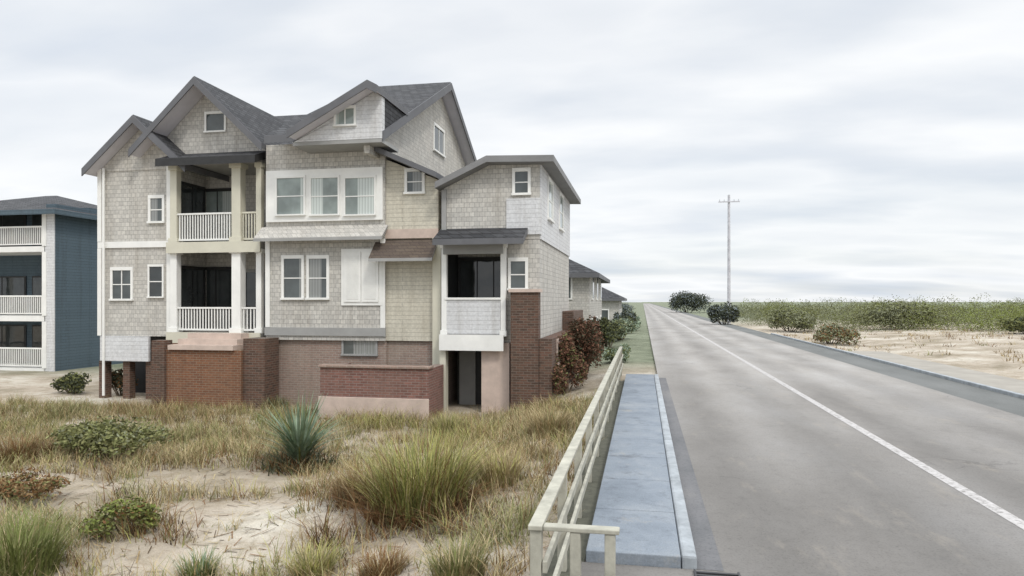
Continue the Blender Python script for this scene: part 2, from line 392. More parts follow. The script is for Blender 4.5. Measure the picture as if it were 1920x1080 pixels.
# ------------------------------------------------------------------ roadside timber fence
fx = -0.80
fe = thing('timber_fence', 'bleached timber rail fence running along the left edge of the sidewalk', 'fence', (fx, 5.2, -0.2))
ys = [5.25 + 1.75 * i for i in range(13)]
for y in ys:
    b = MB(); b.box(fx - 0.045, fx + 0.045, y - 0.045, y + 0.045, -0.5, 0.96); b.build('post', M['fence_wood'], fe, bevel=0.01)
for x2 in (-0.50, -0.24):
    b = MB(); b.box(x2 - 0.04, x2 + 0.04, 5.21, 5.29, -0.3, 0.96); b.build('post', M['fence_wood'], fe, bevel=0.01)
b = MB(); b.box(fx - 0.055, fx + 0.055, 5.18, ys[-1] + 0.1, 0.965, 1.005); b.build('cap_rail', M['fence_wood'], fe, bevel=0.008)
b = MB(); b.box(-0.742, -0.17, 5.20, 5.30, 0.962, 0.998); b.build('cap_rail', M['fence_wood'], fe, bevel=0.008)
for z in (0.30, 0.64):
    b = MB(); b.box(fx + 0.053, fx + 0.09, 5.2, ys[-1] + 0.08, z, z + 0.09); b.build('rail', M['fence_wood'], fe, bevel=0.006)
b = MB(); b.box(-0.70, -0.2, 5.165, 5.205, 0.50, 0.59); b.build('rail', M['fence_wood'], fe, bevel=0.006)

# ------------------------------------------------------------------ the large beach house
H = thing('beach_house', 'large grey shingled beach house with steep dark gables, porches and brick base', 'house', (-11, 26, -0.9))
GZ, F1, F2, EV = -1.2, 1.6, 4.75, 7.6
XL, XD, XE0, XE1 = FX(187), -8.5, FX(832, 21.5), FX(1012, 21.5)

def window(x0, x1, y, z0, z1, pane='pane', nx=2, nz_=2, tr=0.09, frame='trim', side=None):
    """framed window on a wall facing -Y at y (or facing +X at x=side, x0/x1 then being Y values)"""
    f = MB(); w = 0.035
    def bx(a0, a1, o0, o1, b0, b1, mb):
        if side is None: mb.box(a0, a1, y - o1, y - o0, b0, b1)
        else: mb.box(side + o0, side + o1, a0, a1, b0, b1)
    bx(x0 - tr, x1 + tr, -0.03, 0.05, z1, z1 + tr * 1.3, f)
    bx(x0 - tr * 1.2, x1 + tr * 1.2, -0.03, 0.09, z0 - tr * 0.8, z0, f)
    bx(x0 - tr, x0, -0.03, 0.045, z0, z1, f); bx(x1, x1 + tr, -0.03, 0.045, z0, z1, f)
    for i in range(1, nx):
        c = x0 + (x1 - x0) * i / nx; bx(c - w / 2, c + w / 2, -0.03, 0.03, z0, z1, f)
    for i in range(1, nz_):
        c = z0 + (z1 - z0) * i / nz_; bx(x0, x1, -0.03, 0.028, c - w / 2, c + w / 2, f)
    fr = f.build('window', M[frame], H)
    p = MB(); bx(x0, x1, -0.03, 0.012, z0, z1, p); p.build('pane', M[pane], fr)
def fwin(px0, px1, py0, py1, Y, **kw):
    window(FX(px0, Y), FX(px1, Y), Y, FZ((px0 + px1) / 2, py1, Y), FZ((px0 + px1) / 2, py0, Y), **kw)
def railing(x0, x1, y, z, h=0.95, m='trim', step=0.13):
    b = MB()
    b.box(x0, x1, y - 0.04, y + 0.04, z + h - 0.06, z + h); b.box(x0, x1, y - 0.03, y + 0.03, z + 0.08, z + 0.14)
    n = max(2, int((x1 - x0) / step))
    for i in range(1, n):
        x = x0 + (x1 - x0) * i / n; b.box(x - 0.018, x + 0.018, y - 0.018, y + 0.018, z + 0.14, z + h - 0.06)
    b.build('railing', M[m], H)
def column(x, y, z0, z1, w=0.22, m='cream'):
    b = MB(); b.box(x - w / 2, x + w / 2, y - w / 2, y + w / 2, z0 + 0.18, z1 - 0.16)
    b.box(x - w * .68, x + w * .68, y - w * .68, y + w * .68, z0, z0 + 0.18); b.box(x - w * .68, x + w * .68, y - w * .68, y + w * .68, z1 - 0.16, z1)
    b.build('column', M[m], H, bevel=0.012)
def gable(xc, half, zpk, zev, ywall, yback, oh, th=0.20, wall='siding', barge='barge', rr='roof', wx=None, soff='soffit', drop=0.0):
    """front gable with its ridge along Y: triangle of wall, two roof slabs with a deep overhang, barge boards"""
    sl = (zpk - zev) / half; yf = ywall - oh
    for s in (-1, 1):
        b = MB(); e = xc + s * half; 
        b.slab((xc, yf, zpk), (e, yf, zev), (e, yback, zev), (xc, yback, zpk), th, 0, 2) if s < 0 else \
            b.slab((e, yf, zev), (xc, yf, zpk), (xc, yback, zpk), (e, yback, zev), th, 0, 2)
        ro = b.build('roof', [M[rr], M[soff], M['barge']], H)
        b = MB()
        b.ext_y([(xc, zpk - 0.03), (e, zev - 0.03), (e, zev - 0.30), (xc, zpk - 0.30)], yf - 0.045, yf - 0.003)
        b.build('barge_board', M[barge], ro)
    wx = wx or half - 0.25
    b = MB(); zb = zpk - th - sl * wx - 0.02
    b.ext_y([(xc - wx, zb - drop - .001), (xc + wx, zb - drop - .001), (xc + wx, zb), (xc, zpk - th - 0.02), (xc - wx, zb)], ywall, ywall + 0.25)
    return b.build('gable_wall', M[wall], H)

# back volume, everything else stands in front of it
b = MB(); b.box(XL, XD, 24.0, 35.5, F1, EV); b.build('wall', M['siding'], H)
b = MB(); b.box(XL + .05, XD - .05, 24.05, 35.4, GZ, F1); b.build('foundation', M['brick_pink'], H)
# left wing
xa1 = FX(322)
b = MB(); b.box(XL - 0.02, xa1, 22.0, 23.99, F1 - 0.15, EV + 0.15); b.build('wall', M['siding'], H)
gable(-17.55, 2.05, 9.25, 7.45, 21.97, 27, 0.55, wx=1.85)
fwin(283, 305, 372, 415, 22.0, pane='pane_mid', nx=1); fwin(281, 305, 500, 556, 22.0, nx=1, tr=.06); fwin(212, 246, 507, 560, 22.0, pane='pane_mid')
b = MB(); b.box(XL - 0.04, xa1 + 0.02, 21.94, 21.998, F2 - 0.12, F2 + 0.1); b.build('belt_trim', M['trim'], H)
for xx in (XL - .04, xa1 - .16):
    b = MB(); b.box(xx, xx + .16, 21.93, 21.965, F1 - .14, F2 - .13); b.box(xx, xx + .16, 21.93, 21.965, F2 + .11, 7.5); b.build('corner_board', M['trim'], H)
b = MB(); b.bar((XL + .28, 21.86, 7.5), (XL + .28, 21.86, -.7), .045, n=8); b.build('downpipe', M['trim'], H)
# under the left wing: white lattice skirt and a dark opening
b = MB()
x0, x1 = XL + 0.1, FX(282)
b.box(x0, x1, 21.9, 22.0, 0.55, F1 - 0.16); b.build('skirt_board', M['siding_white'], H)
for px in (190, 235, 278):
    x = FX(px); b = MB(); b.box(x - 0.14, x + 0.14, 22.05, 22.33, GZ, 0.54); b.build('pier', M['brick_dark'], H)
b = MB(); b.box(x0, x1, 23.6, 23.9, GZ, F1 - 0.2); b.build('under_floor_shade', M['dark'], H)  # near-black wall paints in the shade under the floor
# two storey porch
xb0, xb1 = xa1, FX(497)
for z in (F1, F2):
    b = MB(); b.box(xb0 + 0.01, xb1 - 0.01, 21.75, 23.99, z - 0.22, z); b.build('porch_floor', M['deck'], H)
    b = MB(); b.box(xb0 + 0.01, xb1 - 0.01, 21.68, 21.745, z - 0.36, z + 0.02); b.build('fascia', M['cream'], H)
for px, w in ((331, .26), (449, .34), (489, .2)):
    x = FX(px); column(x, 21.95, F1, F2 - 0.23, w, 'trim'); column(x, 21.95, F2, EV - 0.12, w, 'cream')
railing(FX(336), FX(444), 21.9, F2, 1.05, 'trim', .10); railing(FX(454), FX(486), 21.9, F2, 1.05, 'cream', .10)
railing(FX(336), FX(444), 21.9, F1, 0.9, 'trim', .11); railing(FX(454), FX(486), 21.9, F1, 0.9, 'trim', .11)
b = MB(); b.box(xb0 + .01, xb1 - .01, 21.8, 23.99, EV - .12, EV + .12); b.build('porch_ceiling', M['trim_grey'], H)
window(FX(345, 24), FX(440, 24), 24.0, F2 + 0.1, F2 + 2.15, 'pane_pale', 3, 1, frame='dark')
window(FX(340, 24), FX(438, 24), 24.0, F1 + 0.1, F1 + 2.3, 'pane', 3, 1, frame='dark')
window(FX(462, 24), FX(500, 24), 24.0, F1 + 0.1, F1 + 2.2, 'pane', 1, 1, frame='trim_grey')
window(22.5, 23.8, 0, F2 + .1, F2 + 2.2, 'pane', 2, 1, .08, frame='dark', side=xa1)  # added dark glazing stands in for shade on the porch side wall
window(22.5, 23.8, 0, F1 + .1, F1 + 2.3, 'pane', 2, 1, .08, frame='dark', side=xa1)  # lower storey: more added dark panes in place of porch shade
b = MB(); b.slab((FX(318), 21.25, 7.62), (FX(500), 21.25, 7.62), (FX(500), 24.4, 8.75), (FX(318), 24.4, 8.75), 0.26, 0, 1); b.build('roof', [M['roof'], M['dark']], H)
gable(-15.15, 2.55, 10.45, 8.05, 22.25, 29, 0.85, wx=2.2, drop=.5)
fw = -14.9
window(fw - .35, fw + .35, 22.25, 8.75, 9.35, 'pane_mid', 1, 1, .07)
# main roof behind the gables (eaves to the front, ridge along X)
b = MB(); b.slab((XL + .3, 22.6, 8.09), (-9.2, 22.6, 8.09), (-9.2, 28.4, 10.95), (XL + 2.5, 28.4, 10.95), 0.22, 0, 2)
b.slab((XL + 2.5, 28.4, 10.95), (-9.2, 28.4, 10.95), (-9.2, 35.9, 7.75), (XL + .3, 35.9, 7.75), 0.22, 0, 2)
b.slab((XL - .2, 35.9, 7.75), (XL - .2, 22.6, 8.09), (XL + 2.5, 28.4, 10.95), (XL + 2.5, 28.4, 10.948), 0.22, 0, 2)
b.build('roof', [M['roof'], M['soffit'], M['barge']], H)
# centre bay
xc0, xc1, YC = FX(499, 21.6), FX(722, 21.6), 21.6
b = MB(); b.box(xc0, xc1, YC, 23.99, F1 - .2, 8.0); b.build('wall', M['siding'], H)
b = MB(); b.box(xc0 + .05, xc1 - .05, YC - .10, YC - .003, FZ(600, 415, YC), FZ(600, 318, YC)); b.build('window_surround', M['trim'], H)
for p0, p1 in ((520, 570), (584, 634), (648, 702)):
    fwin(p0, p1, 334, 402, YC - .10, pane='pane_pale', nx=1, nz_=2, tr=.06)
b = MB(); b.slab((xc0 - .15, YC - .55, FZ(600, 448, YC)), (xc1 + .1, YC - .55, FZ(600, 448, YC)), (xc1 + .1, YC - .003, FZ(600, 424, YC)), (xc0 - .15, YC - .003, FZ(600, 424, YC)), .10)
b.build('skirt_roof', [M['siding'], M['trim_grey']], H)
fwin(533, 566, 485, 558, YC, nx=1, pane='pane_mid'); fwin(580, 613, 485, 558, YC, nx=1, pane='pane_mid')
# window with a pair of closed white panelled shutters
x0, x1 = FX(646, YC), FX(712, YC)
z0, z1 = FZ(680, 566, YC), FZ(680, 472, YC)
b = MB(); b.box(x0 - .1, x1 + .1, YC - .05, YC - .002, z0 - .12, z1 + .1); wn = b.build('window', M['trim'], H, bevel=.006)
for i in range(2):
    b = MB(); xx0 = x0 + (x1 - x0) * i / 2 + .02; xx1 = x0 + (x1 - x0) * (i + 1) / 2 - .02
    b.box(xx0, xx1, YC - .085, YC - .051, z0, z1)
    n_ = 22
    for j in range(n_):
        zz = z0 + .1 + (z1 - z0 - .2) * j / n_
        b.box(xx0 + .08, xx1 - .08, YC - .098, YC - .086, zz, zz + (z1 - z0 - .2) / n_ * .62)
    b.build('shutter', M['trim'], wn)
b = MB(); b.box(xc0 - .03, xc1 + .03, YC - .05, YC - .002, F1 - .05, F1 + .22); b.build('belt_trim', M['trim_grey'], H)
YG, YG0 = 20.45, 19.9
xk, zk = FX(688, YG0), FZ(688, 149, YG0)
xr, xe_ = -7.93, FX(538, YG0)
kk = (zk - FZ(538, 243, YG0)) / (xk - xe_)
def CZ(x): return zk - kk * abs(x - xk)
YV = 20.5 + (CZ(xr) - .08 - 8.05) / .5
b = MB()
b.slab((xk, YG0, zk), (xe_, YG0, CZ(xe_)), (xe_, 24.6, CZ(xe_)), (xk, 23.1, zk), .2, 0, 2)
b.slab((xr, YG0, CZ(xr)), (xk, YG0, zk), (xk, YV, zk), (xr, YV, CZ(xr)), .2, 0, 2)
ro = b.build('roof', [M['roof'], M['soffit'], M['barge']], H)
b = MB(); b.ext_y([(xk, zk - .03), (xe_, CZ(xe_) - .03), (xe_, CZ(xe_) - .27), (xk, zk - .27)], YG0 - .045, YG0 - .003)
b.ext_y([(xk, zk - .03), (xk, zk - .27), (xr, CZ(xr) - .27), (xr, CZ(xr) - .03)], YG0 - .045, YG0 - .003); b.build('barge_board', M['barge'], ro)
xw = FX(548, YG)
b = MB(); b.ext_y([(xw, 7.78), (xr - .05, 7.78), (xr - .05, CZ(xr) - .2), (xk, zk - .22), (xw, CZ(xw) - .22)], YG, YG + .25); b.build('gable_wall', M['siding_white'], H)
b = MB(); b.box(xw + .01, xr - .06, YG + .01, 21.99, 7.66, 7.775); b.build('eave_soffit', M['trim_grey'], H)
b = MB(); b.ext_x([(YG + .26, 7.9), (YG + .6, 8.1), (YV - .25, CZ(xr) - .21), (YG + .26, CZ(xr) - .21)], xr - .25, xr - .06); b.build('gable_cheek', M['roof'], H)
for q in (0,):
    fx0 = xk - .95
    window(fx0 - .3, fx0 + .3, YG, 8.25, 8.75, 'pane_pale', 2, 1, .07)
for xx in (xc0 - .01, xc1 - .15):
    b = MB(); b.box(xx, xx + .16, YC - .04, YC - .003, F1 + .23, FZ(600, 450, YC)); b.build('corner_board', M['trim'], H)
# centre bay basement
b = MB(); b.box(xc0 + .02, xc1, YC + .12, 23.99, GZ, F1 - .21); b.build('basement_wall', M['brick_pink'], H)
window(FX(642, YC), FX(702, YC), YC + .12, .95, 1.42, 'pane_mid', 3, 1, .07, frame='trim_grey')
# tall cross gable facing the road
RY, RZ = 28.4, 12.0
YF, ZF, YBk = 20.5, 8.05, 36.9
b = MB(); b.slab((-12.0, YF, ZF), (XD + .5, YF, ZF), (XD + .5, RY, RZ), (-12.0, RY, RZ), .24, 0, 2)
b.slab((-12.0, RY, RZ), (XD + .5, RY, RZ), (XD + .5, YBk, 7.55), (-13.2, YBk, 7.55), .24, 0, 2)
b.slab((-14.5, YBk, 7.55), (-14.5, 24.5, 8.9), (-12.0, RY, RZ), (-12.0, RY, RZ - .002), .24, 0, 2)
b.build('roof', [M['roof'], M['soffit'], M['barge']], H)
b = MB(); b.ext_x([(YF + .25, 7.40), (YBk - .5, 7.40), (RY, RZ - .3), (YF + .25, 7.9)], XD - .2, XD); b.build('gable_wall', M['siding'], H)
b = MB(); 
b.ext_x([(YF, ZF - .04), (RY, RZ - .04), (RY, RZ - .34), (YF, ZF - .34)], XD + .503, XD + .55)
b.ext_x([(RY, RZ - .04), (YBk, 7.51), (YBk, 7.22), (RY, RZ - .34)], XD + .503, XD + .55)
b.build('barge_board', M['barge'], H)
window(27.6, 29.0, 0, 9.0, 10.0, 'pane_mid', 2, 1, side=XD)
# lower addition beside it, with a lean-to roof
xd1 = FX(822, 21.7)
b = MB(); b.ext_y([(XD, F1 - .2), (xd1, F1 - .2), (xd1, 6.65), (XD, 7.45)], 21.7, 30.5); b.build('wall', M['siding_cream'], H)
b = MB(); b.slab((XD - .3, 21.1, 7.85), (xd1 + .1, 21.1, 6.80), (xd1 + .1, 30.6, 6.80), (XD - .3, 30.6, 7.85), .17); b.build('roof', [M['roof'], M['barge']], H)
fwin(764, 792, 322, 360, 21.7, nx=1, pane='pane_mid')
b = MB(); zt = FZ(780, 448, 21.7); zb = FZ(780, 486, 21.7)
b.slab((XD - .15, 21.0, zb), (xd1, 21.0, zb), (xd1, 21.697, zt), (XD - .15, 21.697, zt), .10); b.build('awning_roof', [M['roof_brown'], M['trim_grey']], H)
b = MB(); b.box(XD, xd1 + .02, 21.62, 21.698, zt + .02, zt + .32); b.build('belt_trim', M['stone'], H)
b = MB(); b.box(XD, xd1, 21.8, 30.4, GZ, F1 - .21); b.build('basement_wall', M['brick_pink'], H)
b = MB(); b.box(xd1 - .14, xd1 + .14, 21.50, 21.695, GZ, F2); b.build('corner_board', M['cream'], H)
# right-hand block along the road
YE, YE2 = 21.5, 30.2
zlo, zhi = FZ(832, 342, YE), FZ(960, 296, YE)
xk1 = FX(918, YE); xo = FX(945, YE)
b = MB(); b.ext_y([(XE0, F2 - .1), (XE1, F2 - .1), (XE1, zhi - .2), (xk1, zhi - .2), (XE0, zlo - .2)], YE, YE2); b.build('wall', M['siding'], H)
b = MB(); b.box(XE1 + .002, XE1 + .05, YE + .02, YE2 - .02, F2 - .1, zhi - .22); b.build('side_cladding', M['siding_white'], H)
b = MB(); b.box(FX(950, YE), XE1 + .05, YE - .05, YE - .002, F2 + .05, FZ(980, 372, YE)); b.build('cladding_panel', M['siding_white'], H)
b = MB(); b.slab((XE0 - .15, YE - .5, zlo - .06), (xk1, YE - .5, zhi), (xk1, YE2 + .3, zhi), (XE0 - .15, YE2 + .3, zlo - .06), .2)
b.slab((xk1, YE - .5, zhi), (XE1 + .5, YE - .5, zhi - .06), (XE1 + .5, YE2 + .3, zhi - .06), (xk1, YE2 + .3, zhi), .2)
b.build('roof', [M['roof'], M['trim_dark']], H)
fwin(966, 990, 322, 362, YE, nx=1, pane='pane_mid')
for y0 in (23.0, 26.2): window(y0, y0 + 1.1, 0, F2 + .75, F2 + 2.0, 'pane_pale', 1, 2, side=XE1 + .05)
b = MB(); b.box(XE0 - .05, XE0 + .10, YE - .08, YE - .002, F2, zlo - .25); b.build('downpipe', M['trim_grey'], H)
# its porch
b = MB(); ztop, zbot = FZ(900, 428, YE), FZ(900, 452, YE)
b.slab((XE0 - .1, YE - .9, zbot), (FX(990, YE), YE - .9, zbot), (FX(990, YE), YE - .002, ztop), (XE0 - .1, YE - .002, ztop), .18); b.build('porch_roof', [M['roof'], M['barge']], H)
b = MB(); b.box(XE0, XE1, 23.2, YE2, F1 - .2, F2 - .11); b.box(xo, XE1 - .002, YE + .003, 23.19, F1 - .2, F2 - .11); b.build('wall', M['siding'], H)
b = MB(); b.box(XE0 + .01, xo - .01, YE - .3, 23.19, F1 - .2, F1); b.build('porch_floor', M['deck'], H)
b = MB(); b.box(XE0 - .05, xo + .05, YE - .36, YE - .305, F1 - .45, F1 + .05); b.build('fascia', M['trim'], H)
window(XE0 + .12, xo - .12, 23.2, F1 + .1, F1 + 2.5, 'pane', 3, 1, frame='dark')
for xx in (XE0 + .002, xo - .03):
    b = MB(); b.box(xx, xx + .028, YE + .05, 23.15, F1, F2 - .12); b.build('recess_shade_panel', M['dark'], H)  # near-black side panels paint shade into the porch recess
for px in (836, 946): column(FX(px, YE), YE - .15, F1, F2 - .2, .17, 'trim')
b = MB(); b.box(XE0 + .12, xo - .08, YE - .22, YE - .15, F1 + .06, F1 + 1.15); pp = b.build('parapet', M['siding_white'], H)
b = MB(); b.box(XE0 + .1, xo - .06, YE - .26, YE - .11, F1 + 1.152, F1 + 1.22); b.build('cap_rail', M['trim'], pp)
b = MB(); b.box(XE0 + .06, xo + .02, YE - .28, YE - .02, F2 - .56, F2 - .205); b.build('header_beam', M['trim_grey'], H)
fwin(958, 985, 490, 540, YE, nx=1, pane='pane_mid')
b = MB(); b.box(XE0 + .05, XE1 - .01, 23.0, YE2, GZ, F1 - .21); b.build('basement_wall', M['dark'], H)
b = MB(); b.box(FX(904, YE), FX(956, YE), YE - .1, YE + .6, GZ, F1 - .21); b.build('pier', M['stone'], H)
b = MB(); b.box(XE0 - .08, XE0 + .12, YE - .2, YE + .1, GZ, F1 - .47); b.build('pier', M['cream'], H)
b = MB(); x0, x1 = FX(862, 22.99), FX(892, 22.99); b.box(x0, x1, 22.94, 22.998, -.9, 1.1); b.build('basement_door', M['trim_grey'], H)
# brick side stair tower and brick base along the road side
xs0, xs1 = FX(958, 21.0), FX(1004, 21.0)
b = MB(); b.box(xs0, xs1 + .1, 20.95, 21.38, GZ, FZ(985, 548, 21)); ch = b.build('brick_pier', M['brick_dark'], H)
b = MB(); b.box(xs0 - .06, xs1 + .16, 20.89, 21.40, FZ(985, 548, 21) + .001, FZ(985, 548, 21) + .10); b.build('coping', M['stone'], ch)
b = MB(); b.box(xs1 + .11, XE1 + .45, 21.0, YE2 + 2.0, GZ, 1.55)
b.box(XE1 + .0, XE1 + .452, YE2 - 2.5, YE2 + 2.0, 1.551, 2.3); bw = b.build('basement_wall', M['brick_dark'], H)
window(22.2, 23.4, 0, .75, 1.35, 'pane_pale', 2, 1, .1, frame='stone', side=XE1 + .45)
b = MB(); b.box(XE1 - .1, XE1 + .50, 20.97, YE2 + 2.05, 1.552, 1.62); b.build('coping', M['stone'], bw) if False else None
# front steps block of the porch: brick walls, pale cap, dark pier
xs, xe = FX(288, 20.6), FX(452, 20.6)
b = MB(); b.box(xs, xe, 20.6, 21.66, GZ, FZ(370, 656, 20.6)); st = b.build('stair_wall', M['brick'], H)
b = MB(); zc = FZ(370, 656, 20.6)
b.box(FX(318, 20.6), FX(440, 20.6), 20.5, 21.67, zc + .002, zc + .16); b.box(FX(324, 20.6), FX(436, 20.6), 20.85, 21.672, zc + .161, zc + .34); b.box(FX(330, 20.6), FX(432, 20.6), 21.2, 21.674, zc + .341, zc + .52)
b.build('steps', M['stone'], st)
b = MB(); b.box(FX(456, 20.7), FX(496, 20.7), 20.7, 21.6, GZ, F1 - .12); b.build('brick_pier', M['brick_dark'], H)
b = MB(); b.box(xb0, FX(456), 21.67, 23.9, GZ, F1 - .37); b.build('basement_wall', M['brick'], H)
b = MB(); b.box(FX(288, 20.6), FX(312, 20.6), 20.5, 20.9, GZ, zc + .3); b.build('newel_pier', M['brick_dark'], H)

# low red planter wall in front of the centre bay
pw = thing('planter_wall', 'red brick planter wall with paler brick coping in front of the grey house', 'planter', (-9.5, 19.6, -.9))
xp0, xp1 = FX(600, 19.6), FX(803, 19.6)
b = MB(); b.box(xp0, xp1, 19.6, 19.9, -1.1, .70); b.box(xp0, xp0 + .3, 19.905, 21.2, -1.1, .70); b.box(xp1 - .3, xp1, 19.905, 21.2, -1.1, .70); b.build('wall', M['brick_red'], pw)
b = MB(); b.box(xp0 - .05, xp1 + .05, 19.54, 19.96, .702, .77); b.build('coping', M['brick_pink'], pw, bevel=.01)
b = MB(); b.box(xp0 - .03, xp1 + .03, 19.54, 19.597, -1.1, -.18); b.build('plinth', M['stone'], pw, bevel=.01)
b = MB(); b.box(xp0 + .31, xp1 - .31, 19.91, 21.2, -1.1, .55); b.build('soil', M['soil'], pw)

# ------------------------------------------------------------------ slate blue apartment block at the left edge
YB = 30.0; xb = FX(104, YB); xl = xb - 11
B = thing('apartment_house', 'slate blue three storey apartment house with white balconies at the left edge', 'house', (xb - 5, YB + 5, -.9))
def BZ(py): return FZ(60, py, YB)
b = MB(); b.box(xl, xb, YB + 2.2, YB + 13, -1.2, 7.7); b.box(xb - .55, xb, YB, YB + 2.19, -1.2, 7.6); b.box(xl, xl + .4, YB, YB + 2.19, -1.2, 7.6); b.build('wall', M['siding_blue'], B)
b = MB(); b.box(xb - .6, xb - .02, YB - .05, YB - .003, -1.1, 7.4); b.build('cladding', M['siding_white'], B)
lev = [BZ(690), BZ(592), BZ(462)]
for i, z in enumerate(lev):
    b = MB(); b.box(xl + .41, xb - .56, YB - .05, YB + 2.18, z - .28, z); b.build('balcony_floor', M['trim'], B)
    x = xl + .45; k = 0
    while x < xb - 1:
        x2 = min(xb - .6, x + 3.4)
        b = MB(); b.box(x + .02, x2 - .02, YB - .03, YB + .03, z + .95, z + 1.03); b.box(x + .02, x2 - .02, YB - .02, YB + .02, z + .08, z + .14)
        n = int((x2 - x) / .11)
        for q in range(1, n): b.box(x + (x2 - x) * q / n - .02, x + (x2 - x) * q / n + .02, YB - .015, YB + .015, z + .14, z + .95)
        b.build('balcony_railing', M['trim'], B)
        b = MB(); b.box(x2 - .12, x2 + .12, YB - .08, YB + .16, z, (lev[i + 1] - .29) if i < 2 else 7.35); b.build('column', M['trim'], B)
        f = MB(); wy = YB + 2.2
        f.box(x + .2, x2 - .2, wy - .06, wy - .002, z + .02, z + 2.1); fr = f.build('window', M['dark'], B)
        p = MB(); p.box(x + .28, (x + x2) / 2 - .04, wy - .075, wy - .061, z + .08, z + 2.02); p.box((x + x2) / 2 + .04, x2 - .28, wy - .075, wy - .061, z + .08, z + 2.02); p.build('pane', M['pane'], fr)
        x = x2
b = MB(); ez = BZ(396)
b.slab((xl - .5, YB - .6, ez), (xb + .5, YB - .6, ez), (xb - 6.2, YB + 6.5, ez + 1.9), (xl + 4, YB + 6.5, ez + 1.9), .25)
b.slab((xb + .5, YB - .6, ez), (xb + .5, YB + 13.6, ez), (xb - 6.2, YB + 6.5, ez + 1.9), (xb - 6.2, YB + 6.5, ez + 1.898), .25)
b.slab((xb + .5, YB + 13.6, ez), (xl - .5, YB + 13.6, ez), (xl + 4, YB + 6.5, ez + 1.9), (xb - 6.2, YB + 6.5, ez + 1.9), .25)
b.build('roof', [M['roof'], M['siding_blue']], B)

# ------------------------------------------------------------------ smaller houses further along the road
def cottage(name, label, x0, x1, y0, y1, zg, zev, rise, wall, roof, nwin=3):
    h = thing(name, label, 'house', ((x0 + x1) / 2, (y0 + y1) / 2, zg))
    b = MB(); b.box(x0, x1, y0, y1, zg - .3, zev); b.build('wall', M[wall], h)
    o = .6; xm = (x0 + x1) / 2; r = min((x1 - x0), (y1 - y0)) / 2 * .9
    a, c, d, e = (x0 - o, y0 - o, zev), (x1 + o, y0 - o, zev), (x1 + o, y1 + o, zev), (x0 - o, y1 + o, zev)
    p, q = (xm, y0 + r, zev + rise), (xm, y1 - r, zev + rise); q2 = (xm, y1 - r, zev + rise - .002); p2 = (xm, y0 + r, zev + rise - .002)
    b = MB(); b.slab(a, c, p, p2, .25); b.slab(c, d, q, p, .25); b.slab(d, e, q, q2, .25); b.slab(e, a, p, q, .25); b.build('roof', [M[roof], M['barge']], h)
    for i in range(nwin):
        for z in ((zg + 1.0, zg + 3.7) if zev - zg > 5 else (zg + 1.0,)):
            for face in (0, 1):
                f = MB(); q_ = MB()
                if face == 0:
                    x = x0 + (x1 - x0) * (i + .5) / nwin
                    f.box(x - .6, x + .6, y0 - .07, y0 - .002, z - .1, z + 1.5); q_.box(x - .5, x + .5, y0 - .085, y0 - .071, z, z + 1.4)
                else:
                    y = y0 + (y1 - y0) * (i + .5) / nwin
                    f.box(x1 + .002, x1 + .07, y - .6, y + .6, z - .1, z + 1.5); q_.box(x1 + .071, x1 + .085, y - .5, y + .5, z, z + 1.4)
                fr = f.build('window', M['trim'], h); q_.build('pane', M['pane_mid'], fr)
    return h
cottage('roadside_house', 'grey house with dark hipped roof just beyond the large grey beach house', -12.5, -3.0, 40, 52, -.8, 4.3, 2.6, 'siding', 'roof')
cottage('roadside_house', 'small distant house with dark hipped roof, second beyond the large beach house', -12, -2.4, 72, 82, -.6, 3.0, 2.6, 'siding', 'roof')

# ------------------------------------------------------------------ utility pole
px_, py_ = 10.75, 91.5
U = thing('utility_pole', 'tall pale utility pole with crossarm beside the right edge of the road', 'pole', (px_, py_, 0))
b = MB(); b.bar((px_, py_, -.5), (px_, py_, 16.2), .22, .15, 12); b.build('shaft', M['pole_wood'], U, smooth=False)
b = MB(); b.beam((px_ - 1.3, py_ - .2, 15.3), (px_ + 1.3, py_ - .2, 15.3), .10, .13); ca = b.build('crossarm', M['pole_wood'], U)
for dx in (-1.15, -.6, .6, 1.15):
    b = MB(); b.bar((px_ + dx, py_ - .2, 15.37), (px_ + dx, py_ - .2, 15.62), .05, .03); b.build('insulator', M['metal'], ca)
